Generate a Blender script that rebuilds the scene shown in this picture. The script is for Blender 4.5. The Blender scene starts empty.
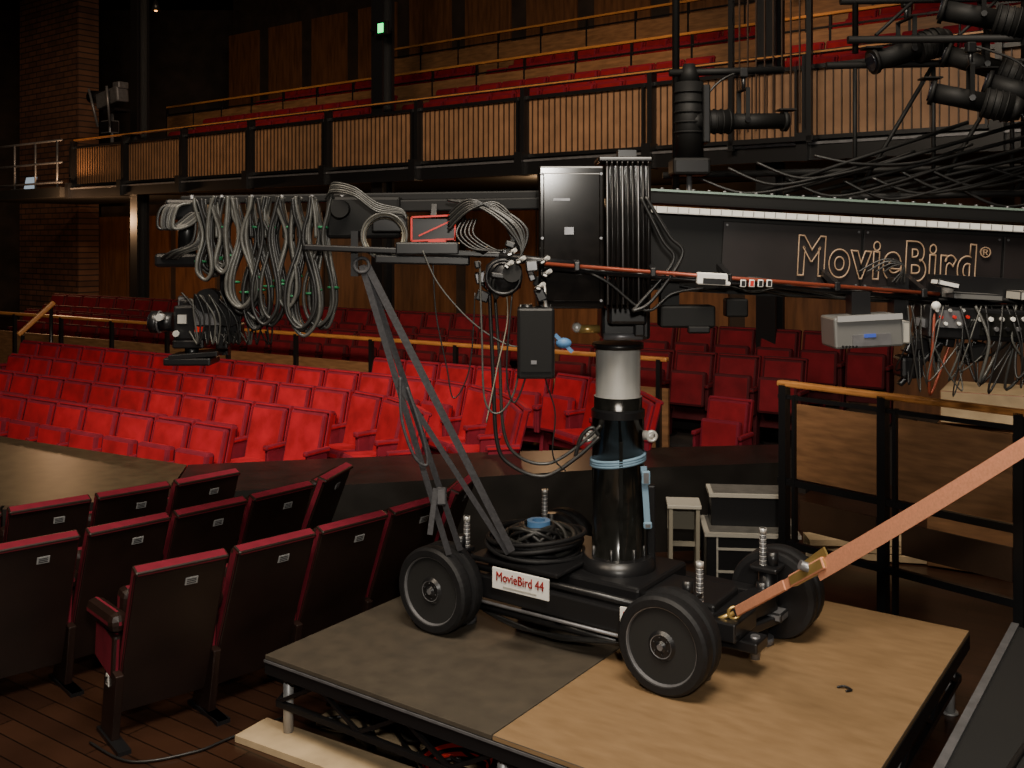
import bpy, bmesh, math, random
from mathutils import Vector as V, Matrix, Euler
random.seed(4)
scene=bpy.context.scene
H=2.75
# ------------------------------------------------------------ materials
def mat(name,col,rough=.5,metal=0,var=.0,scale=8,bump=0,emis=None,es=0,stretch=(1,1,1),spec=.5,col2=None,detail=6):
    m=bpy.data.materials.new(name); m.use_nodes=True
    nt=m.node_tree; p=nt.nodes['Principled BSDF']
    p.inputs['Base Color'].default_value=(*col,1)
    p.inputs['Roughness'].default_value=rough
    p.inputs['Metallic'].default_value=metal
    p.inputs['Specular IOR Level'].default_value=spec
    if emis: 
        p.inputs['Emission Color'].default_value=(*emis,1); p.inputs['Emission Strength'].default_value=es
    if var or bump or col2:
        tc=nt.nodes.new('ShaderNodeTexCoord'); mp=nt.nodes.new('ShaderNodeMapping')
        mp.inputs['Scale'].default_value=stretch
        nz=nt.nodes.new('ShaderNodeTexNoise'); nz.inputs['Scale'].default_value=scale; nz.inputs['Detail'].default_value=detail
        nt.links.new(tc.outputs['Object'],mp.inputs[0]); nt.links.new(mp.outputs[0],nz.inputs['Vector'])
        cr=nt.nodes.new('ShaderNodeValToRGB')
        cr.color_ramp.elements[0].position=.3; cr.color_ramp.elements[1].position=.7
        a=[max(0,c*(1-var)) for c in col]; b=list(col2) if col2 else [min(1,c*(1+var)) for c in col]
        cr.color_ramp.elements[0].color=(*a,1); cr.color_ramp.elements[1].color=(*b,1)
        nt.links.new(nz.outputs['Fac'],cr.inputs[0]); nt.links.new(cr.outputs[0],p.inputs['Base Color'])
        if bump:
            bp=nt.nodes.new('ShaderNodeBump'); bp.inputs['Strength'].default_value=bump; bp.inputs['Distance'].default_value=.02
            nt.links.new(nz.outputs['Fac'],bp.inputs['Height']); nt.links.new(bp.outputs[0],p.inputs['Normal'])
    return m
def plankmat(name,c1,c2,rough=.3,bw=1.2,rh=.12,ang=0,mortar=.004,mc=(.004,.003,.002),vert=False):
    m=bpy.data.materials.new(name); m.use_nodes=True; nt=m.node_tree; p=nt.nodes['Principled BSDF']
    tc=nt.nodes.new('ShaderNodeTexCoord'); mp=nt.nodes.new('ShaderNodeMapping'); mp.inputs['Rotation'].default_value=(math.pi/2 if vert else 0,0,ang)
    br=nt.nodes.new('ShaderNodeTexBrick'); br.inputs['Scale'].default_value=1; br.inputs['Brick Width'].default_value=bw
    br.inputs['Row Height'].default_value=rh; br.inputs['Mortar Size'].default_value=mortar
    br.inputs['Color1'].default_value=(*c1,1); br.inputs['Color2'].default_value=(*c2,1); br.inputs['Mortar'].default_value=(*mc,1)
    nt.links.new(tc.outputs['Object'],mp.inputs[0]); nt.links.new(mp.outputs[0],br.inputs['Vector'])
    nz=nt.nodes.new('ShaderNodeTexNoise'); nz.inputs['Scale'].default_value=3
    nt.links.new(mp.outputs[0],nz.inputs['Vector'])
    mx=nt.nodes.new('ShaderNodeMixRGB'); mx.blend_type='MULTIPLY'; mx.inputs[0].default_value=.6
    nt.links.new(br.outputs['Color'],mx.inputs[1]); nt.links.new(nz.outputs['Fac'],mx.inputs[2])
    nt.links.new(mx.outputs[0],p.inputs['Base Color']); p.inputs['Roughness'].default_value=rough
    return m
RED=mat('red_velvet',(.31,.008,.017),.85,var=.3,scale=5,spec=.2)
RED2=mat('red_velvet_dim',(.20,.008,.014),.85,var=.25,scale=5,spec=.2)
RED3=mat('red_velvet_shaded',(.13,.006,.011),.85,var=.25,scale=5,spec=.2)  # same velvet, dimness of the rear stalls painted into the colour
MAROON=mat('maroon_velvet',(.15,.008,.021),.85,var=.2,scale=9,spec=.25)
MAROON2=mat('maroon_shaded',(.05,.004,.007),.8,var=.2,scale=9,spec=.25)  # maroon darkened for rear seat shells, shade put into the colour
SHELL=mat('seat_shell_dark',(.016,.008,.006),.42,var=.3,scale=3,spec=.35)
BLK=mat('black_paint',(.009,.009,.010),.35)
BLKM=mat('black_matte',(.010,.010,.010),.75)
BLKF=mat('black_fixture',(.006,.006,.006),.6,spec=.25)
BLKG=mat('black_gloss',(.009,.009,.008),.16,var=.3,scale=20)
BLKH=mat('black_housing',(.006,.005,.0045),.12,var=.35,scale=14,spec=.28)
RUB=mat('rubber',(.008,.008,.009),.6,var=.2,scale=30,spec=.35)
SIL=mat('brushed_steel',(.62,.61,.58),.32,.45,var=.12,scale=20,stretch=(1,1,.1))
GREYM=mat('grey_metal',(.18,.18,.19),.4,.5,var=.2,scale=15)
LEG=mat('galvanised',(.42,.42,.42),.45,.4,var=.1)
WHITE=mat('white_plastic',(.75,.74,.70),.5)
LABEL=mat('label_grey',(.30,.30,.30),.5)
WOODR=mat('handrail_wood',(.44,.19,.055),.35,var=.25,scale=6,stretch=(1,8,8))
PANEL=mat('balcony_panel',(.27,.145,.074),.6,var=.2,scale=4)
SLAT=mat('balcony_slat',(.050,.026,.014),.5,var=.2,scale=4)
PANEL2=mat('rail_panel_wood',(.20,.10,.045),.5,var=.3,scale=4,stretch=(1,1,6))
WALLW=mat('wall_wood',(.15,.062,.025),.55,var=.35,scale=3,stretch=(4,4,.5))
WALLD=mat('wall_dark',(.032,.020,.014),.8,var=.4,scale=2)
RISER=mat('riser_dark',(.012,.009,.008),.7,var=.3,scale=2)
BRICK=plankmat('wall_brick',(.20,.09,.05),(.12,.055,.032),.8,.45,.16,0,.018,(.03,.02,.015),True)
PLYD=mat('ply_dark',(.062,.052,.040),.42,var=.12,scale=9,bump=.04,col2=(.078,.064,.047),detail=12)
PLYL=mat('ply_light',(.215,.134,.066),.42,var=.08,scale=6,stretch=(1,3,1),bump=.03,col2=(.255,.162,.083),detail=12)
PLYP=mat('ply_pale',(.44,.33,.20),.6,var=.2,scale=5)
FLOOR=plankmat('floor_boards',(.060,.026,.014),(.036,.016,.010),.28,1.4,.13,.6)
STAGE=mat('stage_boards',(.035,.030,.018),.42,var=.15,scale=9,col2=(.055,.045,.026),detail=12,spec=.3)
STAGEB=mat('stage_black',(.012,.011,.010),.34,var=.3,scale=4)
CAB=mat('cable_black',(.013,.013,.013),.4)
CABG=mat('cable_grey',(.070,.070,.064),.35,var=.2,scale=30)
CABD=mat('cable_dark_grey',(.032,.032,.030),.35)
CABB=mat('cable_beige',(.24,.22,.17),.5)
GREEN=mat('green_tie',(.02,.17,.07),.5)
BLUE=mat('blue_tape',(.08,.20,.40),.5)
BLUEW=mat('blue_strap',(.17,.28,.38),.7)
ORANGE=mat('orange_webbing',(.54,.23,.13),.7,var=.12,scale=90)
STRAPB=mat('black_webbing',(.038,.038,.043),.7,var=.3,scale=60)
COPPER=mat('copper_red',(.24,.052,.028),.35,.3)
BRASS=mat('brass',(.55,.38,.13),.3,.7)
REDP=mat('red_plastic_glow',(.5,.02,.015),.4,emis=(.6,.03,.02),es=.05)  # plastic with a faint glow added in the material, not a lamp
GOLD=mat('gold_lettering',(.30,.20,.125),.55)
BEAMP=mat('arm_side_panel',(.016,.013,.013),.42,var=.15,scale=6,spec=.3)
SCREEN=mat('blue_screen',(.04,.06,.22),.2,emis=(.1,.2,.9),es=.25)
EXITG=mat('exit_green',(.0,.6,.1),.3,emis=(.03,1,.2),es=3)
BULB=mat('lamp_glow',(1,.5,.15),.3,emis=(1,.40,.10),es=6)
LAP=mat('laptop_screen',(.5,.6,.7),.3,emis=(.6,.75,.9),es=.4)
GLASS=mat('lens_glass',(.015,.015,.02),.25,spec=.3)
CREAM=mat('cream_gray',(.40,.38,.33),.5)
STEPT=mat('step_top_grey',(.10,.098,.09),.6,var=.2,scale=10)
SILG=mat('silver_casing',(.17,.17,.165),.4,.3)
# ------------------------------------------------------------ mesh builder
class B:
    def __init__(s,name): s.name=name; s.bm=bmesh.new(); s.m=[]
    def mi(s,m):
        if m not in s.m: s.m.append(m)
        return s.m.index(m)
    def box(s,c,size,m,rot=None,bev=0,seg=2):
        M=Matrix.Translation(V(c))
        if rot is not None: M=M@rot.to_4x4()
        M=M@Matrix.Diagonal((*size,1))
        vs=bmesh.ops.create_cube(s.bm,size=1,matrix=M)['verts']; i=s.mi(m)
        for f in {f for v in vs for f in v.link_faces}: f.material_index=i
        if bev:
            es=list({e for v in vs for e in v.link_edges})
            bmesh.ops.bevel(s.bm,geom=es,offset=bev,segments=seg,profile=.5,affect='EDGES',clamp_overlap=True)
    def cyl(s,p1,p2,r,m,r2=None,seg=20):
        p1=V(p1);p2=V(p2);d=p2-p1
        M=Matrix.Translation((p1+p2)/2)@d.to_track_quat('Z','Y').to_matrix().to_4x4()
        vs=bmesh.ops.create_cone(s.bm,cap_ends=True,segments=seg,radius1=r,radius2=r if r2 is None else r2,depth=d.length,matrix=M)['verts']
        i=s.mi(m)
        for f in {f for v in vs for f in v.link_faces}:
            f.material_index=i
            if len(f.verts)==4: f.smooth=True
    def beam(s,p1,p2,w,h,m,bev=0,up=V((0,0,1))):
        p1=V(p1);p2=V(p2);d=(p2-p1);x=d.normalized()
        if abs(x.dot(up))>.98: up=V((0,1,0))
        y=up.cross(x).normalized(); z=x.cross(y)
        R=Matrix((x,y,z)).transposed()
        s.box((p1+p2)/2,(d.length,w,h),m,R,bev)
    def tube(s,pts,r,m,seg=8,closed=False):
        pts=[V(p) for p in pts]; n=len(pts); i=s.mi(m); rings=[]
        t=(pts[1]-pts[0]).normalized(); nr=t.orthogonal().normalized()
        for k,p in enumerate(pts):
            if closed: t=(pts[(k+1)%n]-pts[k-1])
            else: t=pts[min(k+1,n-1)]-pts[max(k-1,0)]
            if t.length<1e-9: t=V((0,0,1))
            t.normalize()
            nr=(nr-t*nr.dot(t)); 
            if nr.length<1e-6: nr=t.orthogonal()
            nr.normalize(); bn=t.cross(nr)
            rings.append([s.bm.verts.new(p+(nr*math.cos(a)+bn*math.sin(a))*r) for a in [2*math.pi*q/seg for q in range(seg)]])
        for k in range(n if closed else n-1):
            A=rings[k];C=rings[(k+1)%n]
            for q in range(seg):
                f=s.bm.faces.new((A[q],A[(q+1)%seg],C[(q+1)%seg],C[q])); f.smooth=True; f.material_index=i
        if not closed:
            for R in (rings[0][::-1],rings[-1]):
                f=s.bm.faces.new(R); f.material_index=i
    def torus(s,c,ax,R,r,m,seg=8,n=36):
        ax=V(ax).normalized();u=ax.orthogonal().normalized();w=ax.cross(u);c=V(c)
        s.tube([c+(u*math.cos(a)+w*math.sin(a))*R for a in [2*math.pi*k/n for k in range(n)]],r,m,seg,True)
    def lathe(s,c,ax,prof,seg=40):
        ax=V(ax).normalized();u=ax.orthogonal().normalized();w=ax.cross(u);c=V(c);rings=[]
        for h,r,_ in prof:
            rings.append([s.bm.verts.new(c+ax*h+(u*math.cos(a)+w*math.sin(a))*max(r,.0005)) for a in [2*math.pi*k/seg for k in range(seg)]])
        for k in range(len(prof)-1):
            i=s.mi(prof[k][2])
            for q in range(seg):
                f=s.bm.faces.new((rings[k][q],rings[k][(q+1)%seg],rings[k+1][(q+1)%seg],rings[k+1][q])); f.material_index=i
                if abs(prof[k][0]-prof[k+1][0])>.05: f.smooth=True
    def prism(s,poly,z0,z1,m,mtop=None):
        a=[s.bm.verts.new((x,y,z0)) for x,y in poly]; b=[s.bm.verts.new((x,y,z1)) for x,y in poly]
        i=s.mi(m); n=len(poly)
        f=s.bm.faces.new(b); f.material_index=s.mi(mtop or m)
        f=s.bm.faces.new(a[::-1]); f.material_index=i
        for k in range(n):
            f=s.bm.faces.new((a[k],a[(k+1)%n],b[(k+1)%n],b[k])); f.material_index=i
    def ball(s,c,r,m,sc=(1,1,1)):
        M=Matrix.Translation(V(c))@Matrix.Diagonal((*sc,1))
        vs=bmesh.ops.create_icosphere(s.bm,subdivisions=2,radius=r,matrix=M)['verts'];i=s.mi(m)
        for f in {f for v in vs for f in v.link_faces}: f.material_index=i; f.smooth=True
    def add(s,me,M):
        k=len(s.bm.verts); kf=len(s.bm.faces)
        s.bm.from_mesh(me); s.bm.verts.ensure_lookup_table(); s.bm.faces.ensure_lookup_table()
        bmesh.ops.transform(s.bm,matrix=M,verts=s.bm.verts[k:])
        idx=[s.mi(m) for m in me.materials]
        for f in s.bm.faces[kf:]: f.material_index=idx[f.material_index]
    def mesh(s):
        bmesh.ops.recalc_face_normals(s.bm,faces=s.bm.faces)
        me=bpy.data.meshes.new(s.name); s.bm.to_mesh(me); s.bm.free()
        for m in s.m: me.materials.append(m)
        return me
    def obj(s,parent=None,M=None):
        o=bpy.data.objects.new(s.name,s.mesh()); scene.collection.objects.link(o)
        if M is not None: o.matrix_world=M
        if parent: o.parent=parent
        return o
def empty(name,loc=(0,0,0)):
    e=bpy.data.objects.new(name,None); scene.collection.objects.link(e); e.location=loc; e.empty_display_size=.2; return e
def frame(o,x,z=0):
    x=V((x[0],x[1],0)).normalized(); y=V((-x.y,x.x,0))
    return Matrix(((x.x,y.x,0,o[0]),(x.y,y.y,0,o[1]),(0,0,1,z),(0,0,0,1)))
def sm(pts,n=8,closed=False):
    pts=[V(p) for p in pts]; out=[]; N=len(pts)
    for k in range(N if closed else N-1):
        if closed: p0,p1,p2,p3=pts[k-1],pts[k],pts[(k+1)%N],pts[(k+2)%N]
        else: p0=pts[max(k-1,0)];p1=pts[k];p2=pts[k+1];p3=pts[min(k+2,N-1)]
        for q in range(n):
            t=q/n
            out.append(.5*((2*p1)+(p2-p0)*t+(2*p0-5*p1+4*p2-p3)*t*t+(3*p1-p0-3*p2+p3)*t**3))
    if not closed: out.append(pts[-1])
    return out
def el(a,b,y=5.8):  # crane side-elevation grid, 5.8 mm units about the eye-level datum
    return V((a*.0058,y,H+b*.0058))
def text(name,body,w,h,m,M,parent,outline=False):
    c=bpy.data.curves.new(name,'FONT'); c.body=body; c.align_x='CENTER'; c.align_y='CENTER'
    if outline: c.fill_mode='NONE'; c.bevel_depth=.016; c.offset=.03; c.space_character=1.14
    else: c.extrude=.004
    o=bpy.data.objects.new(name,c); scene.collection.objects.link(o); c.materials.append(m)
    bpy.context.view_layer.update(); d=o.dimensions
    o.matrix_world=M@Matrix.Diagonal((w/d.x,h/d.y,1 if not outline else h/d.y,1)); o.parent=parent
    return o
RX=lambda a:Matrix.Rotation(math.radians(a),3,'X')
RY=lambda a:Matrix.Rotation(math.radians(a),3,'Y')
RZ=lambda a:Matrix.Rotation(math.radians(a),3,'Z')
# ------------------------------------------------------------ room shell
def slab(name,c,size,m,M=None):
    b=B(name); b.box(c,size,m); return b.obj(M=M)
slab('floor',(-3,15.5,-.05),(36,43,.1),FLOOR)
slab('ceiling',(-3,15.5,11.05),(36,43,.1),BLKM)
slab('wall_left',(-20,15.5,5.5),(.2,43,11),WALLD)
slab('wall_right',(14,15.5,5.5),(.2,43,11),WALLD)
slab('wall_front',(-3,-5,5.5),(34,.2,11),WALLD)
slab('wall_back',(-3,36,5.5),(34,.2,11),WALLD)
# ------------------------------------------------------------ seats
def seat_mesh(name,red,shell,edge,down=False,label=False,near=False):
    b=B(name); lean=21 if near else 14; R=RX(lean)
    if near:
        b.box((0,-.055,.575),(.50,.03,.92),shell,R,.006)
        b.box((0,-.012,.68),(.47,.07,.66),red,R,.025)
        b.box((0,-.205,1.0),(.515,.080,.03),edge,R,.012)
        for sx in (-1,1): b.box((sx*.252,-.045,.60),(.012,.045,.86),edge,R,.005)
        b.box((0,.15,.60),(.46,.12,.44),red,RX(8),.04)
        for sx in (-1,1):
            x=sx*.272
            b.box((x,.20,.665),(.105,.48,.11),red,RX(-4),.045)
            b.box((x,.17,.50),(.055,.32,.26),edge,RX(8),.02)
            b.box((x,.10,.21),(.045,.19,.42),shell,RX(12),.006)
            b.box((x,.08,.012),(.07,.38,.024),BLK)
    else:
        b.box((0,-.11,.60),(.50,.03,.80),shell,R,.006)
        b.box((0,-.065,.70),(.47,.07,.60),red,R,.025)
        b.box((0,-.197,.995),(.51,.085,.04),edge,R,.015)
        for sx in (-1,1):
            b.box((sx*.25,-.10,.66),(.018,.055,.70),edge,R,.006)
        if down: b.box((0,.17,.44),(.46,.44,.11),red,RX(3),.035)
        else: b.box((0,.085,.60),(.46,.11,.42),red,RX(8),.035)
        for sx in (-1,1):
            x=sx*.268
            b.box((x,.04,.655),(.055,.34,.055),edge,None,.018)
            b.box((x,.05,.50),(.035,.27,.26),shell,None,.008)
            b.box((x,.03,.22),(.035,.13,.42),shell,RX(6),.006)
            b.box((x,.04,.012),(.06,.34,.024),BLK)
    if label:
        n=R@V((0,-1,0)); up=R@V((0,0,1)); c=V((0,-.055,.575))+n*.017
        b.box(c+up*.34+V((.06,0,0)),(.070,.004,.045),LABEL,R)
        for q in (.352,.34,.328): b.box(c+up*q+n*.003+V((.06,0,0)),(.052,.002,.004),BLK,R)
    return b.mesh()
SN=seat_mesh('theater_seat',MAROON,SHELL,MAROON,label=True,near=True)
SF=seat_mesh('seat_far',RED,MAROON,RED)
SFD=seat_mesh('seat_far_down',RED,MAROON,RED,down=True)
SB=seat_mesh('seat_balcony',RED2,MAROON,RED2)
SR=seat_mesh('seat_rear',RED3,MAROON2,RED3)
r1=V((.78,.625)).normalized(); f1=V((-r1.y,r1.x))
def seatobj(p,ang,z=0,me=SN):
    o=bpy.data.objects.new('theater_seat',me); scene.collection.objects.link(o)
    o.matrix_world=frame(p,(math.cos(ang),math.sin(ang)),z); return o
base=math.atan2(r1.y,r1.x)
def near_row(start,n,turn,off):
    p=V(start); first=None
    for k in range(n):
        a=base+math.radians(turn[min(k,len(turn)-1)])
        d=V((math.cos(a),math.sin(a)))
        p2=p+d*.545; o=seatobj((p+p2)/2,a); first=first or o
        p=p2
    return first
S1=V((-2.03,5.40))+f1*.08-r1*.07
first=near_row(S1,5,[0,6,8,12,38],0)
near_row(S1+f1*.87-r1*1.64,7,[0,0,2,6,8,12,38],0)
near_row(S1+f1*1.72-r1*1.34,5,[-2,0,2,4,8],0)
b=B('row_letter_plate'); b.box((-.298,.10,.34),(.004,.05,.06),WHITE); b.obj(first)
text('row_letter','C',.022,.035,BLK,Matrix(((0,0,-1,-.3015),(-1,0,0,.10),(0,1,0,.34),(0,0,0,1))),first)
# far stalls bank
b2=V((.84,-.543)).normalized(); n2=V((-b2.y,b2.x)); A0=V((-5.7,11.1))
def far_row(k,s0,s1,extra,z,off=None,me=SF,name='theater_seat_row'):
    b=B(name); off=.9*k if off is None else off
    p=A0+n2*off+b2*s0; a=math.atan2(b2.y,b2.x); s=s0; L=[]
    while s<s1:
        q=p+b2*.545; L.append(((p+q)/2,a)); p=q; s+=.545
    for e in extra:
        aa=math.radians(e); d=V((math.cos(aa),math.sin(aa))); q=p+d*.545; L.append(((p+q)/2,aa)); p=q
    for i,(c,aa) in enumerate(L):
        b.add(SFD if (me is SF and i>=len(L)-3 and extra) or (k==1 and i>=len(L)-2) else me,frame(c,(-math.cos(aa),-math.sin(aa)),z))
    return b.obj()
far_row(0,-1.3,3.1,[],0)
far_row(1,-2.0,3.7,[],.05)
far_row(2,-3.1,3.2,[-45,-58,-70],.10)
far_row(3,-4.3,3.5,[-45,-58,-72,-80],.15)
far_row(4,2.2,4.6,[-48,-62,-76,-82],.20)
rb=B('seating_riser')
for k,z in ((1,.05),(2,.10),(3,.15),(4,.20)):
    M=frame(A0+n2*(.9*k-.35),b2)
    s0,s1={1:(-2,3.9),2:(-3.2,4.9),3:(-4.4,5.4),4:(-5.5,6.6)}[k]
    rb.box(M@V(((s0+s1)/2,.45,z/2-.001)),(s1-s0,.9,z-.002),RISER,M.to_3x3())
rb.obj()
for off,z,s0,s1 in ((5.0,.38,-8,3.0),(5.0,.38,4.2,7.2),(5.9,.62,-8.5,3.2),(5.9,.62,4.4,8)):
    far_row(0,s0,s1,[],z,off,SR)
rb=B('rear_seating_riser')
for off,z,s1 in ((5.0,.38,7.6),(5.9,.62,8.4)):
    M=frame(A0+n2*(off-.4),b2); rb.box(M@V(((s1-9.5)/2,.45,z/2-.002)),(s1+9.5,.9,z-.004),RISER,M.to_3x3())
rb.obj()
M=frame(A0+n2*4.35,b2)
b=B('stalls_guard_rail')
b.box((-1.2,0,1.38),(14.6,.09,.05),WOODR,None,.015)
b.box((-1.2,.02,.62),(14.6,.04,.85),PANEL2)
for k in range(11): b.box((-8.4+k*1.44,-.03,.69),(.05,.06,1.38),BLK)
b.obj(M=M)
for x,y in ((3.05,14.7),(3.62,14.6),(4.2,14.45)): 
    b=B('theater_seat'); b.add(SF,frame((x,y),(-1,.1),0)); b.obj()
b=B('theater_seat'); b.add(SB,frame((2.30,10.85),(-.8,.6),0)); b.obj()
# ------------------------------------------------------------ balcony
bd=(.787,-.617); MB_=frame((1.85,13.4),bd)
b=B('balcony')
X0,X1=-14.9,6.45
b.box(((X0+X1)/2,4,3.83),(X1-X0,8.0,.22),BLKM)
b.box(((X0+X1)/2,-.06,3.80),(X1-X0,.14,.20),BLK)
b.box(((X0+X1)/2,-.14,3.90),(X1-X0,.02,.03),GREYM)
b.box(((X0+X1)/2,.05,4.40),(X1-X0,.03,.86),PANEL)
b.box(((X0+X1)/2,0,4.83),(X1-X0,.08,.05),BLK); b.box(((X0+X1)/2,0,3.98),(X1-X0,.08,.05),BLK)
b.box(((X0+X1)/2,0,5.0),(X1-X0,.09,.045),WOODR,None,.012)
x=X1; k=0
while x>X0-.01:
    b.box((x,-.03,4.35),(.07,.14,1.25),BLK); b.box((x-.13,-.03,4.4),(.03,.06,.90),BLK)
    b.box((x,-.1,3.86),(.14,.2,.34),BLK)
    if x-2.135>X0-.1:
        for q in range(1,20): b.box((x-.13-q*.1,0.02,4.40),(.013,.02,.84),SLAT)
    x-=2.135
for y0,y1,z in ((1.35,2.3,4.3),(2.3,3.55,4.7),(3.55,4.75,5.3),(4.75,5.9,5.7),(5.9,8,6.4)):
    b.box(((X0+X1)/2,(y0+y1)/2,(3.9+z)/2),(X1-X0,y1-y0,z-3.9),WALLD)
b.obj(M=MB_)
def railat(name,y,ztop,zb,x0,x1,panel=True):
    b=B(name); b.box(((x0+x1)/2,y,ztop),(x1-x0,.08,.05),WOODR,None,.012)
    if panel: b.box(((x0+x1)/2,y,(zb+ztop-.25)/2),(x1-x0,.04,ztop-.25-zb),PANEL2)
    x=x0
    while x<=x1: b.box((x,y,(zb+ztop)/2),(.04,.05,ztop-zb),BLK); x+=1.2
    b.box(((x0+x1)/2,y,ztop-.2),(x1-x0,.03,.03),BLK)
    b.obj(M=MB_)
railat('gallery_rail',3.65,6.28,5.3,X0-2,X1)
railat('gallery_rail',5.95,7.45,6.4,-11,X1)
def brow(y,z,xs,me=SB):
    b=B('theater_seat_row')
    for x0,x1 in xs:
        x=x0
        while x<x1: b.add(me,Matrix.Translation((x,y,z))@Matrix.Rotation(math.pi,4,'Z')); x+=.55
    b.obj(M=MB_)
for y,z in ((.85,3.95),(1.85,4.3),(2.8,4.7),(4.35,5.3),(5.3,5.7)): brow(y,z,[(-14,-7.5),(-6.3,-.6),(1,6)])
brow(6.7,6.4,[(-10,-7.5),(-6.3,-.6),(1,6)])
b=B('wall_stalls'); b.box((-6,3.6,1.85),(28,.15,3.7),WALLD)
for k in range(14): b.box((-19.4+k*2.0,3.5,1.8),(1.7,.06,3.2),WALLW)
b.obj(M=MB_)
b=B('wall_gallery'); b.box((-6,8.1,7.5),(28,.15,7),WALLD)
for k in range(14): b.box((-19.4+k*2.0,8.0,7.9),(1.5,.06,2.8),WALLW)
b.obj(M=MB_)
for s in (-12.65,-5.3,1.6):
    b=B('steel_column'); b.box((s,.35,5.5),(.26,.06,11),BLK);b.box((s,.23,5.5),(.04,.24,11),BLK); b.box((s,.11,5.5),(.26,.04,11),BLK)
    b.obj(M=MB_)
b=B('exit_sign'); b.box((-4.98,-.1,6.22),(.30,.06,.22),BLK,None,.01); b.box((-4.98,-.135,6.22),(.12,.01,.15),EXITG); b.box((-5.15,.04,6.22),(.2,.3,.04),BLK); b.obj(M=MB_)
b=B('side_gallery'); 
b.box((-17.2,1.2,3.83),(4.4,3.0,.22),BLKM)
for z in (4.05,4.5,5.0): b.cyl((-19.4,-.25,z),(-15,-.25,z),.025,GREYM,seg=8)
for k in range(5): b.cyl((-19.2+k*1.0,-.25,3.9),(-19.2+k*1.0,-.25,5.0),.025,GREYM,seg=8)
b.obj(M=MB_)
b=B('brick_pier'); b.box((-21.6,3.1,5.5),(3.4,.6,11),BRICK); b.obj(M=MB_)
b=B('laptop'); b.box((-17.3,.0,3.955),(.5,.35,.025),GREYM); b.box((-17.3,.17,4.11),(.5,.02,.32),LAP,RX(-12)); b.obj(M=MB_)
b=B('followspot'); c=V((-14.2,.5,0))
for a in (90,210,330): b.cyl(c+V((.0,0,4.9)),c+V((.38*math.cos(math.radians(a)),.38*math.sin(math.radians(a)),3.95)),.03,GREYM,seg=8)
b.cyl(c+V((0,0,4.8)),c+V((0,0,5.6)),.04,GREYM); b.box(c+V((0,0,5.95)),(.9,.3,.36),GREYM,RY(-8),.04); b.cyl(c+V((-.45,0,6.0)),c+V((-.85,0,6.05)),.15,BLK)
b.box(c+V((.2,0,5.65)),(.5,.36,.06),BLK); b.box(c+V((.35,0,6.2)),(.25,.25,.15),GREYM,None,.02); b.box(c+V((-.1,0,5.3)),(.4,.25,.3),BLK,None,.03)
for sx in (-.25,.25): b.cyl(c+V((sx,-.2,5.3)),c+V((sx*1.5,-.35,6.15)),.03,GREYM,seg=6)
b.obj(M=MB_)
b=B('stair_handrail'); b.beam((-8.05,16.3,1.2),(-7.6,16.6,1.72),.08,.08,WOODR,.02); b.cyl((-8.0,16.35,0),(-8.0,16.35,1.2),.03,BLK); b.cyl((-7.65,16.6,0),(-7.65,16.6,1.65),.03,BLK); b.obj()
b=B('stair_rail')
b.beam((1.3,-.25,5.95),(2.3,-.25,6.1),.07,.05,WOODR,.01)
b.box((1.3,-.25,4.9),(.06,.06,2.1),BLK); b.box((2.3,-.25,5.0),(.06,.06,2.2),BLK)
for k in range(1,9): b.box((1.3+k*.11,-.25,5.0+k*.01),(.015,.02,1.9),SLAT)
b.box((1.8,-.2,3.95),(1.1,.16,.06),BLK)
b.obj(M=MB_)
# ------------------------------------------------------------ stage
b=B('thrust_stage')
b.prism([(-12,8.0),(-3.82,7.55),(-2.75,8.05),(-2.9,8.92),(-5.0,10.08),(-12,14.6)],0,.745,STAGEB,STAGE)
b.obj()
b=B('stage_walkway')
b.prism([(-3.78,7.42),(-2.3,7.95),(-.6,8.35),(.77,8.72),(2.5,9.0),(2.7,9.8),(-.3,9.42),(-1.69,9.15),(-2.88,8.9),(-2.73,8.08),(-3.82,7.53)],0,.75,STAGEB)
b.prism([(-12,7.8),(-3.8,7.40),(-3.84,7.53),(-12,7.98)],0,.75,STAGEB)
b.obj()
# ------------------------------------------------------------ platform
u=V((.817,-.577)).normalized(); v=V((-u.y,u.x)); MP=frame((-1.36,5.5),u)
L,W,D=3.1,2.6,.47
b=B('stage_deck_platform')
b.box((L*.25,W/2,D-.012),(L/2-.006,W,.024),PLYD,None,.003); b.box((L*.75,W/2,D-.012),(L/2-.006,W,.024),PLYL,None,.003)
for y in (.02,W-.02): b.box((L/2,y,D-.065),(L,.04,.08),BLK)
for x in (.02,L/2,L-.02): b.box((x,W/2,D-.066),(.04,W-.08,.08),BLK)
b.box((L/2,-.004,D-.032),(L,.006,.012),GREYM)
for y in (.05,W-.05):
    b.box((L/2,y,.20),(L-.1,.03,.03),BLK)
    x=.06;q=0
    while x<L-.3:
        za,zb=(.21,D-.10) if q%2==0 else (D-.10,.21)
        b.beam((x,y,za),(x+.3,y,zb),.02,.02,BLK); x+=.3;q+=1
for x in (.05,L-.05):
    b.box((x,W/2,.20),(.03,W-.1,.03),BLK)
    y=.06;q=0
    while y<W-.3:
        za,zb=(.21,D-.10) if q%2==0 else (D-.10,.21)
        b.beam((x,y,za),(x,y+.3,zb),.02,.02,BLK); y+=.3;q+=1
for x in (.09,L/2,L-.09):
    for y in (.09,W/2,W-.09): b.cyl((x,y,0),(x,y,D-.1),.028,LEG); b.cyl((x,y,0),(x,y,.012),.045,LEG)
b.obj(M=MP)
b=B('plywood_offcut'); b.box((.60,.06,.02),(1.45,.24,.036),PLYP,RZ(4)); b.obj(M=MP)
b=B('plywood_offcut'); b.box((.62,.60,.02),(1.1,.5,.036),PLYP,RZ(8)); b.obj(M=MP)
b=B('floor_cable_pile')
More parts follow.
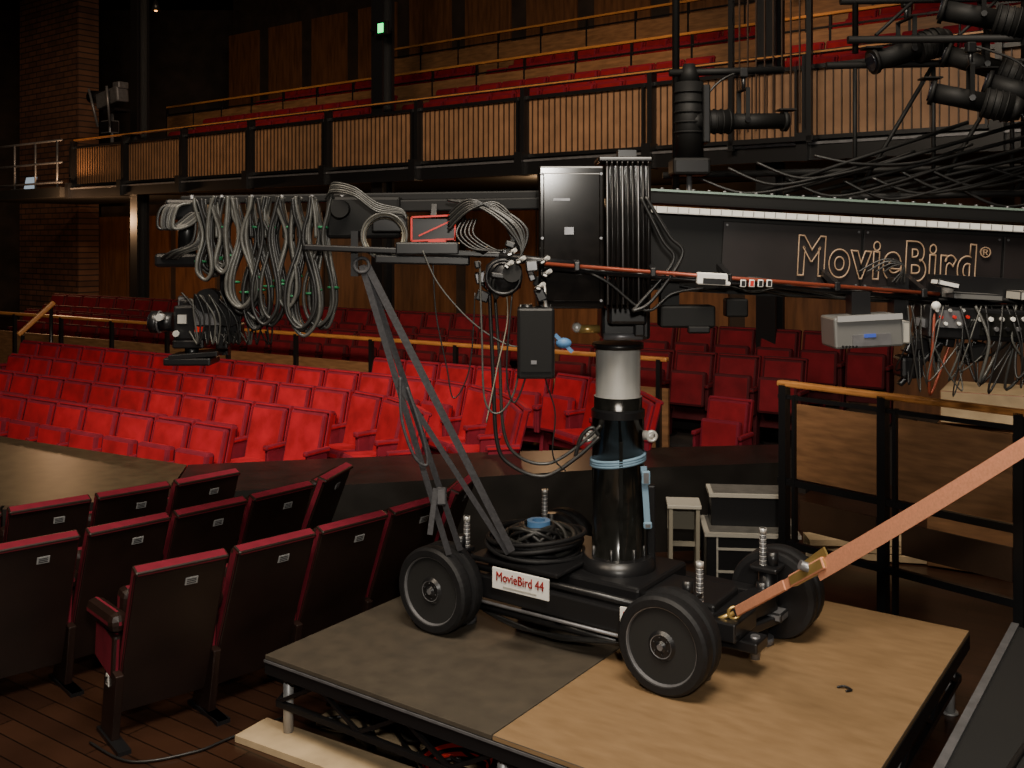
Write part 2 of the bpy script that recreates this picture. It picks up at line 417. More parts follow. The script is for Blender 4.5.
for k in range(9):
    pts=[]; 
    for q in range(9): pts.append((.2+q*.27+random.uniform(-.1,.1),.35+.25*math.sin(q*1.3+k)+random.uniform(-.12,.12)+.03*k,.055+.012*k*random.random()))
    b.tube(sm(pts,6),.010,[CAB,CAB,CABG,CAB][k%4],6)
for k in range(5): b.torus((1.15,.25,.06+.018*k),(0,0,1),.15+.01*k,.011,REDP if k%2 else CAB,6)
b.obj(M=MP)
b=B('mains_lead')
b.tube(sm([(-2.3,5.45,.012),(-2.0,5.25,.012),(-1.7,5.35,.012),(-1.55,5.5,.012),(-1.3,5.75,.012)],8),.007,CAB,6); b.obj()
b=B('cable_tie_scrap'); b.tube(sm([(2.70,1.40,D+.006),(2.73,1.42,D+.012),(2.77,1.41,D+.006),(2.75,1.38,D+.006)],5),.006,BLK,6); b.obj(M=MP)
b=B('side_walkway'); b.box((4.35,-.2,.24),(2.1,6.0,.48),BLKM); b.box((3.31,-.2,.49),(.04,6.0,.02),GREYM); b.obj(M=MP)
b=B('walkway_cable'); b.tube(sm([(3.6,-1.5,.495),(3.7,-.5,.495),(3.55,.6,.495),(3.62,1.6,.495),(3.8,2.7,.495)],8),.013,CAB,6); b.obj(M=MP)
# ------------------------------------------------------------ crane
crane=empty('camera_crane',(.62,5.85,.47))
PINV=Matrix.Translation((-.62,-5.85,-.47))
def child(b):
    o=b.obj(); o.parent=crane; o.matrix_parent_inverse=PINV; return o
def reparent(o): o.matrix_parent_inverse=PINV
Fp,Lp,Rp,Bp=V((.735,4.98,0)),V((-.48,5.77,0)),V((1.60,5.88,0)),V((.38,6.68,0))
ax=V((-v.x,-v.y,0))
def wheel(name,p,ax,R=.25):
    b=B(name); c=V((p.x,p.y,.47+R))
    prof=[(.0,.0,GREYM),(.0,.016,BLK),(-.012,.03,BLK),(-.012,.055,GREYM),(-.010,.059,BLK),(-.025,.075,BLKM),(-.025,R*.75,GREYM),(-.012,R*.765,GREYM),(-.010,R*.78,RUB),(-.006,R*.80,RUB),(-.006,R*.93,RUB),(-.02,R*.99,RUB),(-.035,R,RUB),(-.075,R,RUB),(-.09,R*.98,RUB),(-.10,R*.86,BLK),(-.10,.0,BLK)]
    b.lathe(c,ax,prof,48)
    b.lathe(c-ax*.115,ax,[(0,0,BLK),(0,R*.86,RUB),(-.012,R*.98,RUB),(-.03,R,RUB),(-.07,R,RUB),(-.085,R*.97,RUB),(-.09,R*.85,BLK),(-.09,0,BLK)],48)
    for k in range(6):
        a=k*math.pi/3; w1=ax.orthogonal().normalized(); w2=ax.cross(w1)
        q=c+(w1*math.cos(a)+w2*math.sin(a))*.043; b.cyl(q-ax*.02,q-ax*.006,.006,BLK,seg=6)
    b.cyl(c-ax*.02,c-ax*.3,.04,BLK); child(b)
wheel('wheel_1',Fp,ax); wheel('wheel_2',Lp,ax); wheel('wheel_3',Rp,-ax); wheel('wheel_4',Bp,-ax)
b=B('dolly_chassis'); vz=V((v.x,v.y,0)); uz=V((u.x,u.y,0)); C=V((.62,5.85,0)); Z=lambda p,z:V((p.x,p.y,z))
fi,li,ri,bi=Fp+vz*.26,Lp+vz*.26,Rp-vz*.26,Bp-vz*.26
b.beam(Z(fi,.72),Z(ri,.72),.12,.12,BLK,.01); b.beam(Z(li,.72),Z(bi,.72),.12,.12,BLK,.01)
b.beam(Z(li,.74),Z(fi,.70),.10,.13,BLK,.01); b.beam(Z(bi,.72),Z(ri,.70),.10,.13,BLK,.01)
b.beam(Z((li+bi)/2,.74),Z((fi+ri)/2,.74),.36,.16,BLK,.015)
b.box((C.x,C.y,.77),(.60,.60,.16),BLK,MP.to_3x3(),.02)
b.cyl((C.x,C.y,.8),(C.x,C.y,.92),.24,BLK,.20,seg=32)
b.box((C.x,C.y,.60),(.7,.34,.10),BLK,MP.to_3x3(),.02)
pl=(li+bi)/2+uz*.32
b.box((pl.x,pl.y,.875),(.62,.74,.03),BLK,MP.to_3x3(),.01)
b.cyl(Z(li,.60)+uz*.1,Z(fi,.58)-uz*.1,.022,BLK); b.cyl(Z(li,.83),Z(fi,.80),.02,BLK)
b.cyl(Z(li,.66)+uz*.1-vz*.07,Z(fi,.64)-uz*.1-vz*.07,.010,GREYM)
for k in range(3):
    b.tube(sm([Z(li,.58)+uz*.2,Z(li,.53)+uz*(.45+.1*k),Z(li,.56)+uz*(.8+.05*k),Z(fi,.60)-uz*.2],6),.009,CAB)
for p in (fi,li,ri,bi):
    b.cyl(Z(p,.62),Z(p,.90),.055,BLK); b.box((p.x,p.y,.90),(.16,.16,.03),BLK,MP.to_3x3(),.01)
    b.box((p.x,p.y,.64),(.2,.12,.05),GREYM,MP.to_3x3(),.01)
    b.cyl(Z(p,.90)+uz*.03,Z(p,.99)+uz*.03,.03,BLK)
JK=((-.27,5.98,.78,1.10),(.98,5.22,.72,1.07),(1.42,5.66,.72,1.12),(.21,6.42,.8,1.15))
for x,y,z0,z1 in JK:
    b.cyl((x,y,z0),(x,y,z1),.017,GREYM,seg=12); b.cyl((x,y,z0),(x,y,z0+.10),.04,BLK); b.cyl((x,y,z1-.03),(x,y,z1),.022,SIL,seg=6)
    for k in range(int((z1-z0-.12)/.012)): b.torus((x,y,z0+.11+k*.012),(0,0,1),.018,.003,SIL if k%2 else GREYM,4,12)
    b.cyl((x,y,.5),(x,y,.8),.03,BLK); b.cyl((x,y,.471),(x,y,.51),.06,GREYM)
child(b)
b=B('tow_bar'); b.beam(Z(fi,.62)+uz*.05,Z(ri,.62)+uz*.05,.06,.05,BLK,.01); m_=(fi+ri)/2-vz*.1
b.box(Z(m_,.64)+uz*.14,(.20,.16,.06),BLK,MP.to_3x3(),.01); b.cyl(Z(m_,.68)+uz*.2,Z(m_,.56)+uz*.2,.025,GREYM)
b.box(Z(m_,.72)+uz*.08,(.14,.3,.1),BLK,MP.to_3x3(),.01); child(b)
b=B('sign_board'); sc=V((.045,5.40,.895)); b.box(sc,(.37,.012,.115),WHITE,MP.to_3x3(),.003); b.box(sc+vz*.05,(.10,.1,.05),BLK,MP.to_3x3()); child(b)
Rm=Matrix.Translation(sc-vz*.0075+V((0,0,.012)))@MP.to_3x3().to_4x4()@Matrix.Rotation(math.pi/2,4,'X')
reparent(text('sign_lettering','MovieBird 44',.31,.05,mat('sign_red',(.25,.01,.01),.5),Rm,crane))
b=B('sign_text_line'); b.box(sc-vz*.008+V((0,0,-.038)),(.22,.002,.007),CREAM,MP.to_3x3()); child(b)
b=B('end_label'); q=V((.60,5.13,.82)); b.box(q,(.10,.01,.08),WHITE,MP.to_3x3()); b.box(q-vz*.006+V((0,0,.01)),(.06,.004,.02),REDP,MP.to_3x3()); child(b)
b=B('cable_coil')
cc=Z(pl,.90)-uz*.04-vz*.05
for k in range(18):
    b.torus(cc+V((random.uniform(-.03,.03),random.uniform(-.03,.03),.01+.014*(k//3))),(random.uniform(-.10,.10),random.uniform(-.10,.10),1),.21+.03*(k%3)+random.uniform(-.01,.01),.014,RUB if k%3 else CABD)
for k in range(10):
    b.torus(cc+V((random.uniform(-.04,.04),-.04,.07)),(math.cos(k*.8),math.sin(k*.8),1.5),.14,.012,CAB if k%3 else CABD)
child(b)
b=B('tape_roll'); b.lathe(V((.16,6.0,1.02)),(0,0,1),[(0,.04,BLUE),(0,.07,BLUE),(.05,.07,BLUE),(.05,.04,BLUE),(0,.04,BLUE)],32); b.cyl((.16,6.0,.9),(.16,6.0,1.02),.05,BLK); child(b)
b=B('column'); cx,cy=.62,5.85
b.lathe((cx,cy,0),(0,0,1),[(.78,.0,BLK),(.78,.185,BLK),(.83,.185,BLK),(.85,.152,BLKG),(1.72,.152,BLKG),(1.72,.156,BLK),(1.76,.156,BLK),(1.77,.140,BLKG),(1.84,.140,SIL),(1.84,.130,SIL),(2.12,.130,SIL),(2.13,.10,GREYM),(2.13,0,GREYM)],48)
b.box((cx,cy-.155,1.25),(.02,.02,.7),BLKG); 
for a in (200,250,300,340): 
    d=V((math.cos(math.radians(a)),math.sin(math.radians(a)),0)); b.cyl(V((cx,cy,.85))+d*.16,V((cx,cy,.98))+d*.155,.010,BLK)
for sx in (-1,1):
    b.cyl((cx+sx*.14,cy-.06,1.62),(cx+sx*.20,cy-.08,1.62),.028,SIL); b.torus((cx+sx*.185,cy-.09,1.62),(0,1,0),.026,.010,SIL)
b.box((cx+.19,cy-.02,1.05),(.05,.05,.55),BLK,None,.01)
child(b)
b=B('column_strap')
for k in range(3):
    pts=[(cx+.157*math.cos(a),cy+.157*math.sin(a),1.458+.014*k+.02*math.cos(a)) for a in [2*math.pi*q/40 for q in range(40)]]
    b.tube(pts,.010,BLUEW,6,True)
b.beam((cx+.13,cy-.15,1.46),(cx+.15,cy-.17,1.12),.035,.008,BLUEW,up=V((0,1,0))); b.box((cx+.15,cy-.17,1.13),(.05,.03,.04),GREYM,None,.01); b.box((cx+.14,cy-.17,1.40),(.05,.03,.08),GREYM,None,.01)
child(b)
b=B('turret')
b.cyl((cx,cy,2.12),(cx,cy,2.15),.15,BLK); b.box((cx+.03,cy,2.33),(.28,.30,.30),BLK,None,.02)
b.box((cx+.03,cy,2.55),(.22,.5,.55),BLK,None,.02)
b.cyl((cx-.12,cy-.12,2.24),(cx-.24,cy-.14,2.24),.024,BRASS); b.ball((cx-.25,cy-.14,2.25),.030,SIL); b.cyl((cx+.03,cy-.28,2.52),(cx+.03,cy+.28,2.52),.07,BLK)
b.box((cx+.1,cy-.18,2.33),(.06,.06,.25),BLK,None,.01); b.cyl((cx-.1,cy-.17,2.2),(cx+.12,cy-.17,2.2),.02,GREYM)
child(b)
b=B('arm_end_housing')
b.box((.325,5.62,2.765),(.36,.34,.78),BLKH,None,.012)
b.box((.325,5.445,2.765),(.31,.012,.70),BLKH,None,.01)
b.box((.27,5.435,2.97),(.09,.008,.012),GREYM); b.box((.31,5.435,2.80),(.05,.006,.04),GREYM)
for dx in (-.16,.16):
    for z in (2.42,2.76,3.11): b.cyl((.325+dx,5.452,z),(.325+dx,5.44,z),.008,GREYM,seg=8)
for k in range(9):
    b.box((.515+k*.028,5.60+.012*(k%2),2.775),(.012,.36,.80),BLKH,None,.004)
    b.box((.530+k*.028,5.62,2.775),(.012,.30,.76),BLKH)
    b.cyl((.52+k*.028,5.42+.012*(k%2),2.40),(.515+k*.028,5.42+.012*(k%2),3.15),.004,GREYM if k%3==0 else BLK,seg=6)
b.box((.62,5.6,3.19),(.30,.3,.03),BLK,None,.01); b.box((.64,5.6,3.22),(.1,.1,.06),BLK)
child(b)
t=math.radians(3.1); RB=Matrix.Rotation(t,3,'Y'); P=lambda s,y,z:V((.74,5.62,2.72))+RB@V((s,y,z))
b=B('arm_beam'); LB=3.6
b.box(P(LB/2,.16,0),(LB,.30,.38),BLKF,RB,.01)
for k in range(5): b.box(P(.44+.39+k*.79,.0,-.01),(.78,.014,.34),BEAMP,RB,.004)
b.box(P(LB/2,.0,.205),(LB,.05,.035),BLK,RB); 
for k in range(5):
    for dx in (-.37,.37):
        for z in (-.16,.14): b.cyl(P(.83+k*.79+dx,-.006,z),P(.83+k*.79+dx,-.014,z),.007,GREYM,seg=6)
b.box(P(LB/2,-.04,.195),(LB,.06,.02),SIL,RB); b.box(P(LB/2,-.07,.205),(LB,.006,.032),WHITE,RB)
for k in range(60): b.box(P(.05+k*.06,-.0745,.205),(.003,.003,.028 if k%5 else .032),BLK,RB)
b.box(P(LB/2,.30,.29),(LB,.25,.08),BLKF,RB); b.box(P(LB/2,.10,.32),(LB,.03,.012),mat('rail_green',(.20,.28,.24),.35,.3),RB)
for k in range(40): b.cyl(P(.1+k*.09,.1,.325),P(.1+k*.09,.1,.335),.010,GREYM,seg=6)
b.box(P(LB/2,.06,-.22),(LB,.18,.05),BLKF,RB)
child(b)
M=Matrix.Translation(P(1.36,-.02,-.02))@RB.to_4x4()@Matrix.Rotation(math.pi/2,4,'X')
reparent(text('arm_lettering','MovieBird',1.0,.235,GOLD,M,crane,True))
M=Matrix.Translation(P(1.91,-.02,.06))@RB.to_4x4()@Matrix.Rotation(math.pi/2,4,'X')
reparent(text('arm_lettering_mark','®',.06,.06,GOLD,M,crane))
b=B('telescopic_arm')
b.beam(el(-332,40,5.85),el(130,47,5.85),.10,.05,BLKF,.01)
b.beam(el(-180,32,5.75),el(30,36,5.75),.16,.07,BLKF,.01)
b.box(el(-145,22,5.75),(.42,.22,.24),BLKF,None,.02)
b.box(el(-118,16,5.62),(.2,.05,.1),BLK,None,.01); b.cyl(el(-165,30,5.62),el(-165,30,5.55),.05,BLKF)
for k in range(6): b.cyl(el(-320+k*30,34,5.80),el(-320+k*30,45,5.80),.012,GREYM,seg=8)
child(b)
b=B('nose_bar')
b.beam(el(-197,-7,5.5),el(-10,-14,5.5),.05,.035,BLK,.008); b.beam(el(-130,-18,5.52),el(-40,-20,5.52),.07,.05,BLK,.01)
b.box(el(-80,-8,5.5),(.35,.06,.07),BLK,None,.01); b.box(el(-150,-13,5.6),(.04,.16,.25),BLK)
b.cyl(el(30,-22,5.36),el(395,-50,5.36),.011,COPPER); b.cyl(el(30,-26,5.38),el(395,-55,5.38),.010,BLK)
b.cyl(el(-12,-15,5.4),el(60,-23,5.4),.020,BLK)
for a in (60,130,200,300,380): b.box(el(a,-22-28*(a-30)/365,5.36),(.03,.05,.05),BLK,None,.006); b.beam(el(a,-20-28*(a-30)/365,5.37),el(a,-16-20*(a-30)/365,5.6),.03,.03,BLK)
child(b)
b=B('winch_head')
b.ball(el(-8,-34,5.42),.11,BLK,(1,.8,1.05)); b.torus(el(-8,-34,5.34),(0,1,0),.09,.010,BLK); b.cyl(el(0,-30,5.5),el(0,-30,5.3),.05,BLKM)
for a,c in ((-2,-13),(6,-20),(-5,-24),(28,-20),(30,-32),(24,-44)):
    b.box(el(a,c,5.3),(.035,.05,.025),WHITE if (a+c)%3 else SIL,RY(random.uniform(-40,40)),.008); b.cyl(el(a,c,5.33),el(a+5,c+4,5.28),.012,SIL,seg=10)
for k in range(20):
    c=el(random.uniform(-40,30),random.uniform(-55,-2),5.33+random.uniform(0,.25)); b.box(c,(random.uniform(.03,.08),.06,random.uniform(.03,.07)),random.choice([BLK,BLK,GREYM,BLKM]),RY(random.uniform(0,90)),.008)
b.box(el(22,-95,5.40),(.20,.16,.38),BLKF,None,.015); b.box(el(22,-95,5.315),(.16,.01,.30),BLKF); b.cyl(el(14,-60,5.42),el(14,-78,5.42),.03,BLK)
b.box(el(16,-72,5.34),(.05,.02,.03),mat('teal',(.03,.2,.25),.4)); b.box(el(20,-112,5.308),(.03,.005,.02),GREYM)
b.cyl(el(30,-40,5.4),el(34,-110,5.4),.008,SIL,seg=6)
b.ball(el(48,-96,5.4),.03,BLUE,(1.5,1,1)); b.beam(el(40,-88,5.4),el(56,-104,5.4),.03,.02,BLUE)
child(b)
b=B('cable_bundle')
loops=[(-300,-288,-34,13),(-284,-274,-28,11),(-264,-254,-66,17),(-252,-242,-82,19),(-240,-228,-78,17),(-222,-212,-64,15),(-206,-196,-88,19),(-190,-178,-84,18)]
for (a0,a1,bb,w) in loops:
    for k in range(7):
        j=lambda q=1.5:random.uniform(-q,q); y=5.62+random.uniform(-.09,.09); c=(a0+a1)/2; sh=j(2.5); w_=w*random.uniform(.72,1.2); b_=bb+j(5)
        # inverted-teardrop loops: narrow neck near the arm, wide belly below
        pts=[el(a0-3+j(),40,y),el(c-7+j(),28+j(4),y),el(c+sh-2+j(),b_*.10+8,y+.02),el(c+sh-w_*.62,b_*.50,y),el(c+sh-w_*.60,b_*.82,y),el(c+sh+j(),b_,y),el(c+sh+w_*.60,b_*.82,y),el(c+sh+w_*.62,b_*.50,y),el(c+sh+3+j(),b_*.10+8,y),el(c+7+j(),28+j(4),y),el(a1+4+j(),42,y)]
        b.tube(sm(pts,7),.0105,[CAB,CABG,CABD][k%3],7)
    for dx,zz in ((-w*.6,bb*.62),(w*.6,bb*.55),(0,12)): b.torus(el((a0+a1)/2+dx,zz,5.62),(0,.1,1),.028,.007,GREEN,6,14)
# linking S-swags between loops along the arm
for k in range(8):
    for q in range(len(loops)-1):
        if (k+q)%3: continue
        a0=(loops[q][0]+loops[q][1])/2+4; a1=(loops[q+1][0]+loops[q+1][1])/2-4; y=5.60+random.uniform(-.05,.08)
        b.tube(sm([el(a0,2+random.uniform(-6,6),y),el(a0+1,24,y),el((a0+a1)/2,38+random.uniform(-3,5),y),el(a1-1,24,y),el(a1,2,y)],6),.009,[CABG,CAB,CABD][k%3],7)
for k in range(8): b.torus(el(-122+random.uniform(-1,1),4+random.uniform(-1,1),5.50+.008*k),(random.uniform(-.06,.06),1,0),.125-.006*(k%4),.007,CABB if k%2 else CABG)
for k in range(5):
    b.tube(sm([el(-180+k*2,40,5.6),el(-172,46+k*2,5.55),el(-150,42+k*2,5.5),el(-128,27+k*2,5.5),el(-105,25+k,5.5),el(-100,20,5.5)],8),.007,CABG if k%2 else CABD)
for k in range(6):
    b.tube(sm([el(-60,10+k*3,5.5),el(-40,28+k*2,5.45),el(-15,35-k*2,5.45),el(2,15-k*4,5.42),el(-6,-15,5.42)],8),.007,CAB if k%2 else CABD)
for k in range(14):
    o_=random.uniform(-10,8)
    b.tube(sm([el(-52+o_,38,5.5),el(-20+o_,30,5.45),el(6+o_,10,5.4),el(8,-15,5.38),el(-10+o_,-35,5.35),el(-15,-55,5.38)],8),.007,CAB if k%3 else CABD)
for k in range(5):
    b.tube(sm([el(-46+k*3,20,5.5),el(-52+k*4,5,5.45),el(-38+k*5,-8,5.42),el(-15+k*2,-10,5.4)],8),.006,CAB)
D_=[([(-84,-10),(-70,-40),(-45,-70),(-20,-90),(5,-100),(20,-85)],5.45,.0045,CABG),([(-30,-20),(-28,-90),(-25,-150),(-10,-160),(5,-130),(8,-60)],5.4,.0055,CABG),([(-22,-30),(-18,-120),(-14,-190),(0,-212),(30,-222),(60,-205),(82,-185)],5.45,.011,CAB),
([(-18,-30),(-12,-110),(-8,-180),(6,-205),(34,-212),(62,-196),(84,-176)],5.5,.009,CABD),([(0,-50),(-5,-120),(2,-150),(14,-120),(16,-80)],5.35,.005,CAB),([(-10,-20),(-4,-70),(-14,-120),(-24,-170)],5.4,.0035,CABB),
([(36,-60),(30,-120),(40,-160),(38,-200),(50,-215)],5.4,.004,CAB),([(60,-25),(90,-40),(125,-66),(150,-50),(180,-45)],5.42,.008,CAB),([(120,40),(140,0),(150,-20),(118,-60),(112,-66)],5.4,.01,CAB),([(124,40),(146,4),(158,-14),(130,-56),(112,-66)],5.38,.01,CAB),
([(82,-185),(76,-178),(66,-186),(60,-205)],5.5,.011,CAB),([(-75,-20),(-72,-70),(-62,-120),(-55,-150),(-40,-120),(-35,-50)],5.5,.004,CAB)]
for pts,y,r,m in D_: b.tube(sm([el(p[0],p[1],y) for p in pts],8),r,m)
for k in range(9):
    pts=[el(60+q*42,-26-q*3.1+random.uniform(-6,3)-k,5.42+.02*k) for q in range(11)]
    b.tube(sm(pts,6),.007 if k%3 else .01,[CAB,CAB,BLK,COPPER,CAB,CABD][k%6])
for k in range(4):
    b.tube(sm([el(322+k*8,-30,5.4),el(345+k*3,-18-k*2,5.38),el(362,-24,5.36),el(352+k*4,-40,5.38)],8),.005,CABD if k%2 else CAB)
child(b)
b=B('arm_junction_box'); b.box(el(186,-36,5.36),(.18,.05,.065),WHITE,RB,.008); b.box(el(186,-38,5.33),(.12,.004,.03),BLK,RB)
for k in range(4): b.box(el(213+k*8,-40,5.36),(.03,.04,.04),REDP if k==1 else BLK,RB,.005)
child(b)
b=B('video_recorder')
b.box(el(322,-83,5.35),(.36,.24,.165),SILG,RY(-3),.012); b.box(el(322,-70,5.22),(.34,.012,.03),LABEL,RY(-3)); b.box(el(324,-90,5.225),(.20,.01,.06),GREYM,RY(-3)); b.box(el(322,-86,5.218),(.06,.01,.018),SCREEN,RY(-3))
for k in range(5): b.cyl(el(298+k*3,-96,5.225),el(298+k*3,-96,5.215),.006,BLK,seg=8)
b.box(el(357,-84,5.35),(.05,.2,.12),CREAM,None,.01); b.box(el(322,-60,5.40),(.1,.1,.14),BLK)
child(b)
b=B('control_rack')
b.box(el(445,-78,5.40),(.75,.22,.17),BLK,RB,.01); b.box(el(425,-52,5.36),(.26,.16,.035),SILG,RB,.006); b.box(el(482,-52,5.36),(.22,.16,.05),CREAM,RB,.006)
b.box(el(400,-72,5.285),(.14,.012,.10),GREYM,RB,.004); b.box(el(455,-78,5.28),(.34,.012,.12),BLKG,RB)
for k in range(12): b.cyl(el(425+k*5,-72-(k%2)*9,5.28),el(425+k*5,-72-(k%2)*9,5.262),.012,[SIL,BLK,WHITE,GREYM][k%4],seg=12)
for k in range(8): b.cyl(el(386+k*4,-64-(k%3)*6,5.28),el(386+k*4,-64-(k%3)*6,5.262),.009,[SIL,REDP,WHITE][k%3],seg=10)
b.cyl(el(398,-48,5.3),el(398,-38,5.3),.03,SIL); b.box(el(396,-40,5.3),(.12,.10,.04),WHITE,RY(12),.01); b.ball(el(386,-60,5.28),.025,WHITE)
for k in range(9):
    x=362+k*6; b.box(el(x,-70-random.uniform(0,30),5.38),(.05,.08,.06),random.choice([BLK,GREYM,BLK]),RY(random.uniform(0,60)),.008)
for k in range(28):
    x=362+k*5; y=5.25+random.uniform(0,.12)
    b.tube(sm([el(x,-60,y),el(x+random.uniform(-15,10),-92,y-.04),el(x+random.uniform(-20,20),-108-random.uniform(0,35),y),el(x+random.uniform(-5,30),-95,y+.05),el(x+random.uniform(10,30),-72,y)],7),random.choice([.004,.006,.008]),COPPER if k==5 else random.choice([CAB,CAB,CAB,CABD,CABG]))
b.box(el(500,-86,5.33),(.16,.14,.16),CREAM,RB,.01); b.box(el(370,-118,5.42),(.12,.14,.12),BLK,None,.02); b.box(el(440,-45,5.5),(.5,.1,.12),BLK,RB)
b.box(el(366,-60,5.5),(.08,.1,.28),BLK); b.box(el(388,-100,5.45),(.16,.1,.14),BLK,RY(20),.02); b.box(el(430,-105,5.42),(.14,.1,.10),BLKM,RY(-10),.02); b.beam(el(400,-95,5.4),el(360,-135,5.4),.04,.03,BLK,.01)
child(b)
b=B('side_monitor_bracket'); b.box(el(165,-72,5.5),(.30,.14,.12),BLKF,None,.012); b.box(el(175,-84,5.44),(.12,.05,.04),BLK,None,.01); b.box(el(150,-60,5.55),(.1,.1,.24),BLKF); b.box(el(212,-64,5.5),(.12,.1,.1),BLKF,None,.01); child(b)
b=B('red_marker_frame')
for z in (22,-1): b.beam(el(-97,z,5.6),el(-55,z+2,5.6),.010,.010,REDP)
for x in (-97,-55): b.beam(el(x,22,5.6),el(x,-1,5.6),.010,.010,REDP)
b.box(el(-76,10,5.63),(.24,.04,.12),BLK); b.box(el(-72,-1,5.58),(.1,.02,.02),REDP); b.beam(el(-90,4,5.6),el(-60,18,5.6),.008,.008,REDP); b.beam(el(-76,22,5.63),el(-76,38,5.7),.03,.03,BLK); child(b)
b=B('remote_head')
b.cyl(el(-325,36,5.8),el(-325,-20,5.8),.05,BLK); b.box(el(-325,30,5.8),(.2,.2,.12),BLK,None,.02)
b.cyl(el(-347,-18,5.78),el(-310,-18,5.78),.018,SIL); b.box(el(-330,-20,5.8),(.26,.2,.08),BLK,None,.02)
b.beam(el(-290,-20,5.86),el(-290,-92,5.86),.05,.05,BLK,.01); b.beam(el(-325,-20,5.86),el(-290,-20,5.86),.06,.06,BLK,.01)
b.box(el(-290,-90,5.82),(.1,.16,.14),BLK,None,.02); b.beam(el(-338,-116,5.8),el(-290,-112,5.8),.2,.03,BLK,.005); b.beam(el(-290,-88,5.86),el(-290,-116,5.86),.05,.05,BLK)
for k in range(14):
    o_=random.uniform(-8,8)
    b.tube(sm([el(-316,36,5.7),el(-333+o_,32,5.66),el(-336+o_,12,5.64),el(-322+o_,14,5.66),el(-304+o_,26,5.68),el(-304+o_,-2,5.66),el(-325+o_,-12,5.66),el(-336+o_,-18,5.7)],7),.009,[CABG,CAB,CABD][k%3])
child(b)
b=B('film_camera')
b.box(el(-312,-82,5.8),(.26,.16,.20),BLK,None,.015); b.box(el(-300,-76,5.72),(.16,.02,.10),GREYM,None,.005); b.box(el(-316,-64,5.8),(.16,.12,.06),BLK,None,.01)
b.cyl(el(-338,-82,5.8),el(-352,-82,5.8),.055,BLK); b.cyl(el(-352,-82,5.8),el(-360,-82,5.8),.065,BLK); b.torus(el(-352,-82,5.8),(1,0,0),.06,.006,GREYM); b.cyl(el(-360,-82,5.8),el(-362,-82,5.8),.05,GLASS)
b.cyl(el(-300,-60,5.8),el(-300,-60,5.70),.07,BLK); b.cyl(el(-278,-72,5.8),el(-278,-72,5.68),.075,BLK)
b.box(el(-320,-103,5.8),(.18,.16,.05),BLK,None,.01); b.box(el(-320,-120,5.8),(.27,.2,.045),BLK,None,.01); b.cyl(el(-320,-105,5.8),el(-320,-118,5.8),.04,BLK)
b.box(el(-308,-88,5.715),(.05,.01,.03),REDP); b.box(el(-325,-78,5.715),(.05,.01,.05),SIL); b.cyl(el(-330,-92,5.71),el(-330,-92,5.69),.018,SIL); b.cyl(el(-346,-76,5.74),el(-346,-76,5.68),.02,SIL)
for k in range(16):
    x=-322+k*5; b.tube(sm([el(x,-62,5.7),el(x+random.uniform(-6,10),-56+random.uniform(-4,6),5.66),el(x+12,-76,5.66),el(x+10+random.uniform(-8,8),-102,5.68),el(x+4,-90,5.72)],6),.0055,random.choice([CAB,CABG,CAB]))
b.box(el(-286,-100,5.74),(.07,.07,.09),BLK,None,.01); b.box(el(-328,-61,5.78),(.05,.05,.06),GREYM,None,.008); b.box(el(-274,-92,5.76),(.08,.08,.12),BLK,None,.01)
b.obj()
b=B('tie_down_strap')
T=el(-143,-24,5.52)
b.beam(T,(-.36,5.72,.95),.034,.005,STRAPB,up=V((0,1,0))); b.beam(T+V((.02,.02,0)),(-.30,5.8,.95),.034,.005,STRAPB,up=V((0,1,0)))
b.beam(T+V((.03,0,0)),(.0,5.62,1.0),.04,.005,STRAPB,up=V((0,1,0))); b.beam((-.62,5.52,1.95),(-.02,5.64,.98),.030,.005,STRAPB,up=V((0,1,0)))
b.beam((-.43,5.64,1.35),(-.46,5.60,1.1),.03,.006,STRAPB,up=V((0,1,0))); b.box((-.40,5.66,1.30),(.06,.03,.10),GREYM,None,.01)
b.torus(T,(0,1,0),.04,.01,STRAPB)
b.tube(sm([el(-106,-130,5.5),el(-104,-170,5.48),el(-92,-205,5.48),el(-80,-212,5.5),el(-86,-180,5.5),el(-100,-140,5.52)],8),.009,STRAPB,6)
b.obj()
b=B('ratchet_strap')
a_=V((1.17,5.20,.82)); e_=V((2.13,2.6,2.72)); UPS=V((-.5,-.6,.25))
def sp_(f): return a_.lerp(e_,f)+V((0,0,-.03*math.sin(math.pi*f)))
for k in range(24):
    p0,p1=sp_(.14+k*.86/24),sp_(.14+(k+1)*.86/24); b.beam(p0,p1,.046,.006,ORANGE,up=UPS)
for k in range(10):
    dz=-.040+.034*k/10; dz2=-.040+.034*(k+1)/10
    p0,p1=sp_(.24+k*.05)+V((0,-.01,dz)),sp_(.24+(k+1)*.05)+V((0,-.01,dz2)); b.beam(p0,p1,.044,.005,ORANGE,up=UPS)
b.beam(sp_(0),sp_(.15),.05,.02,ORANGE,.004,up=UPS)
q=sp_(.22); b.beam(sp_(.17),sp_(.26),.055,.04,BRASS,.008,up=UPS); b.cyl(q+V((-.05,0,.03)),q+V((.05,0,-.01)),.022,GREYM); b.beam(sp_(.2)+V((0,0,.035)),sp_(.26)+V((0,0,.05)),.04,.010,BRASS,up=UPS)
b.torus(sp_(-.01),(0,1,0),.03,.008,BRASS); b.cyl(sp_(-.01),(1.05,5.26,.74),.012,BRASS)
b.obj()
b=B('steel_post'); b.cyl((2.15,2.55,0),(2.15,2.55,4),.05,BLK); b.cyl((2.15,2.55,.5),(2.15,2.55,.52),.12,BLK); b.obj()
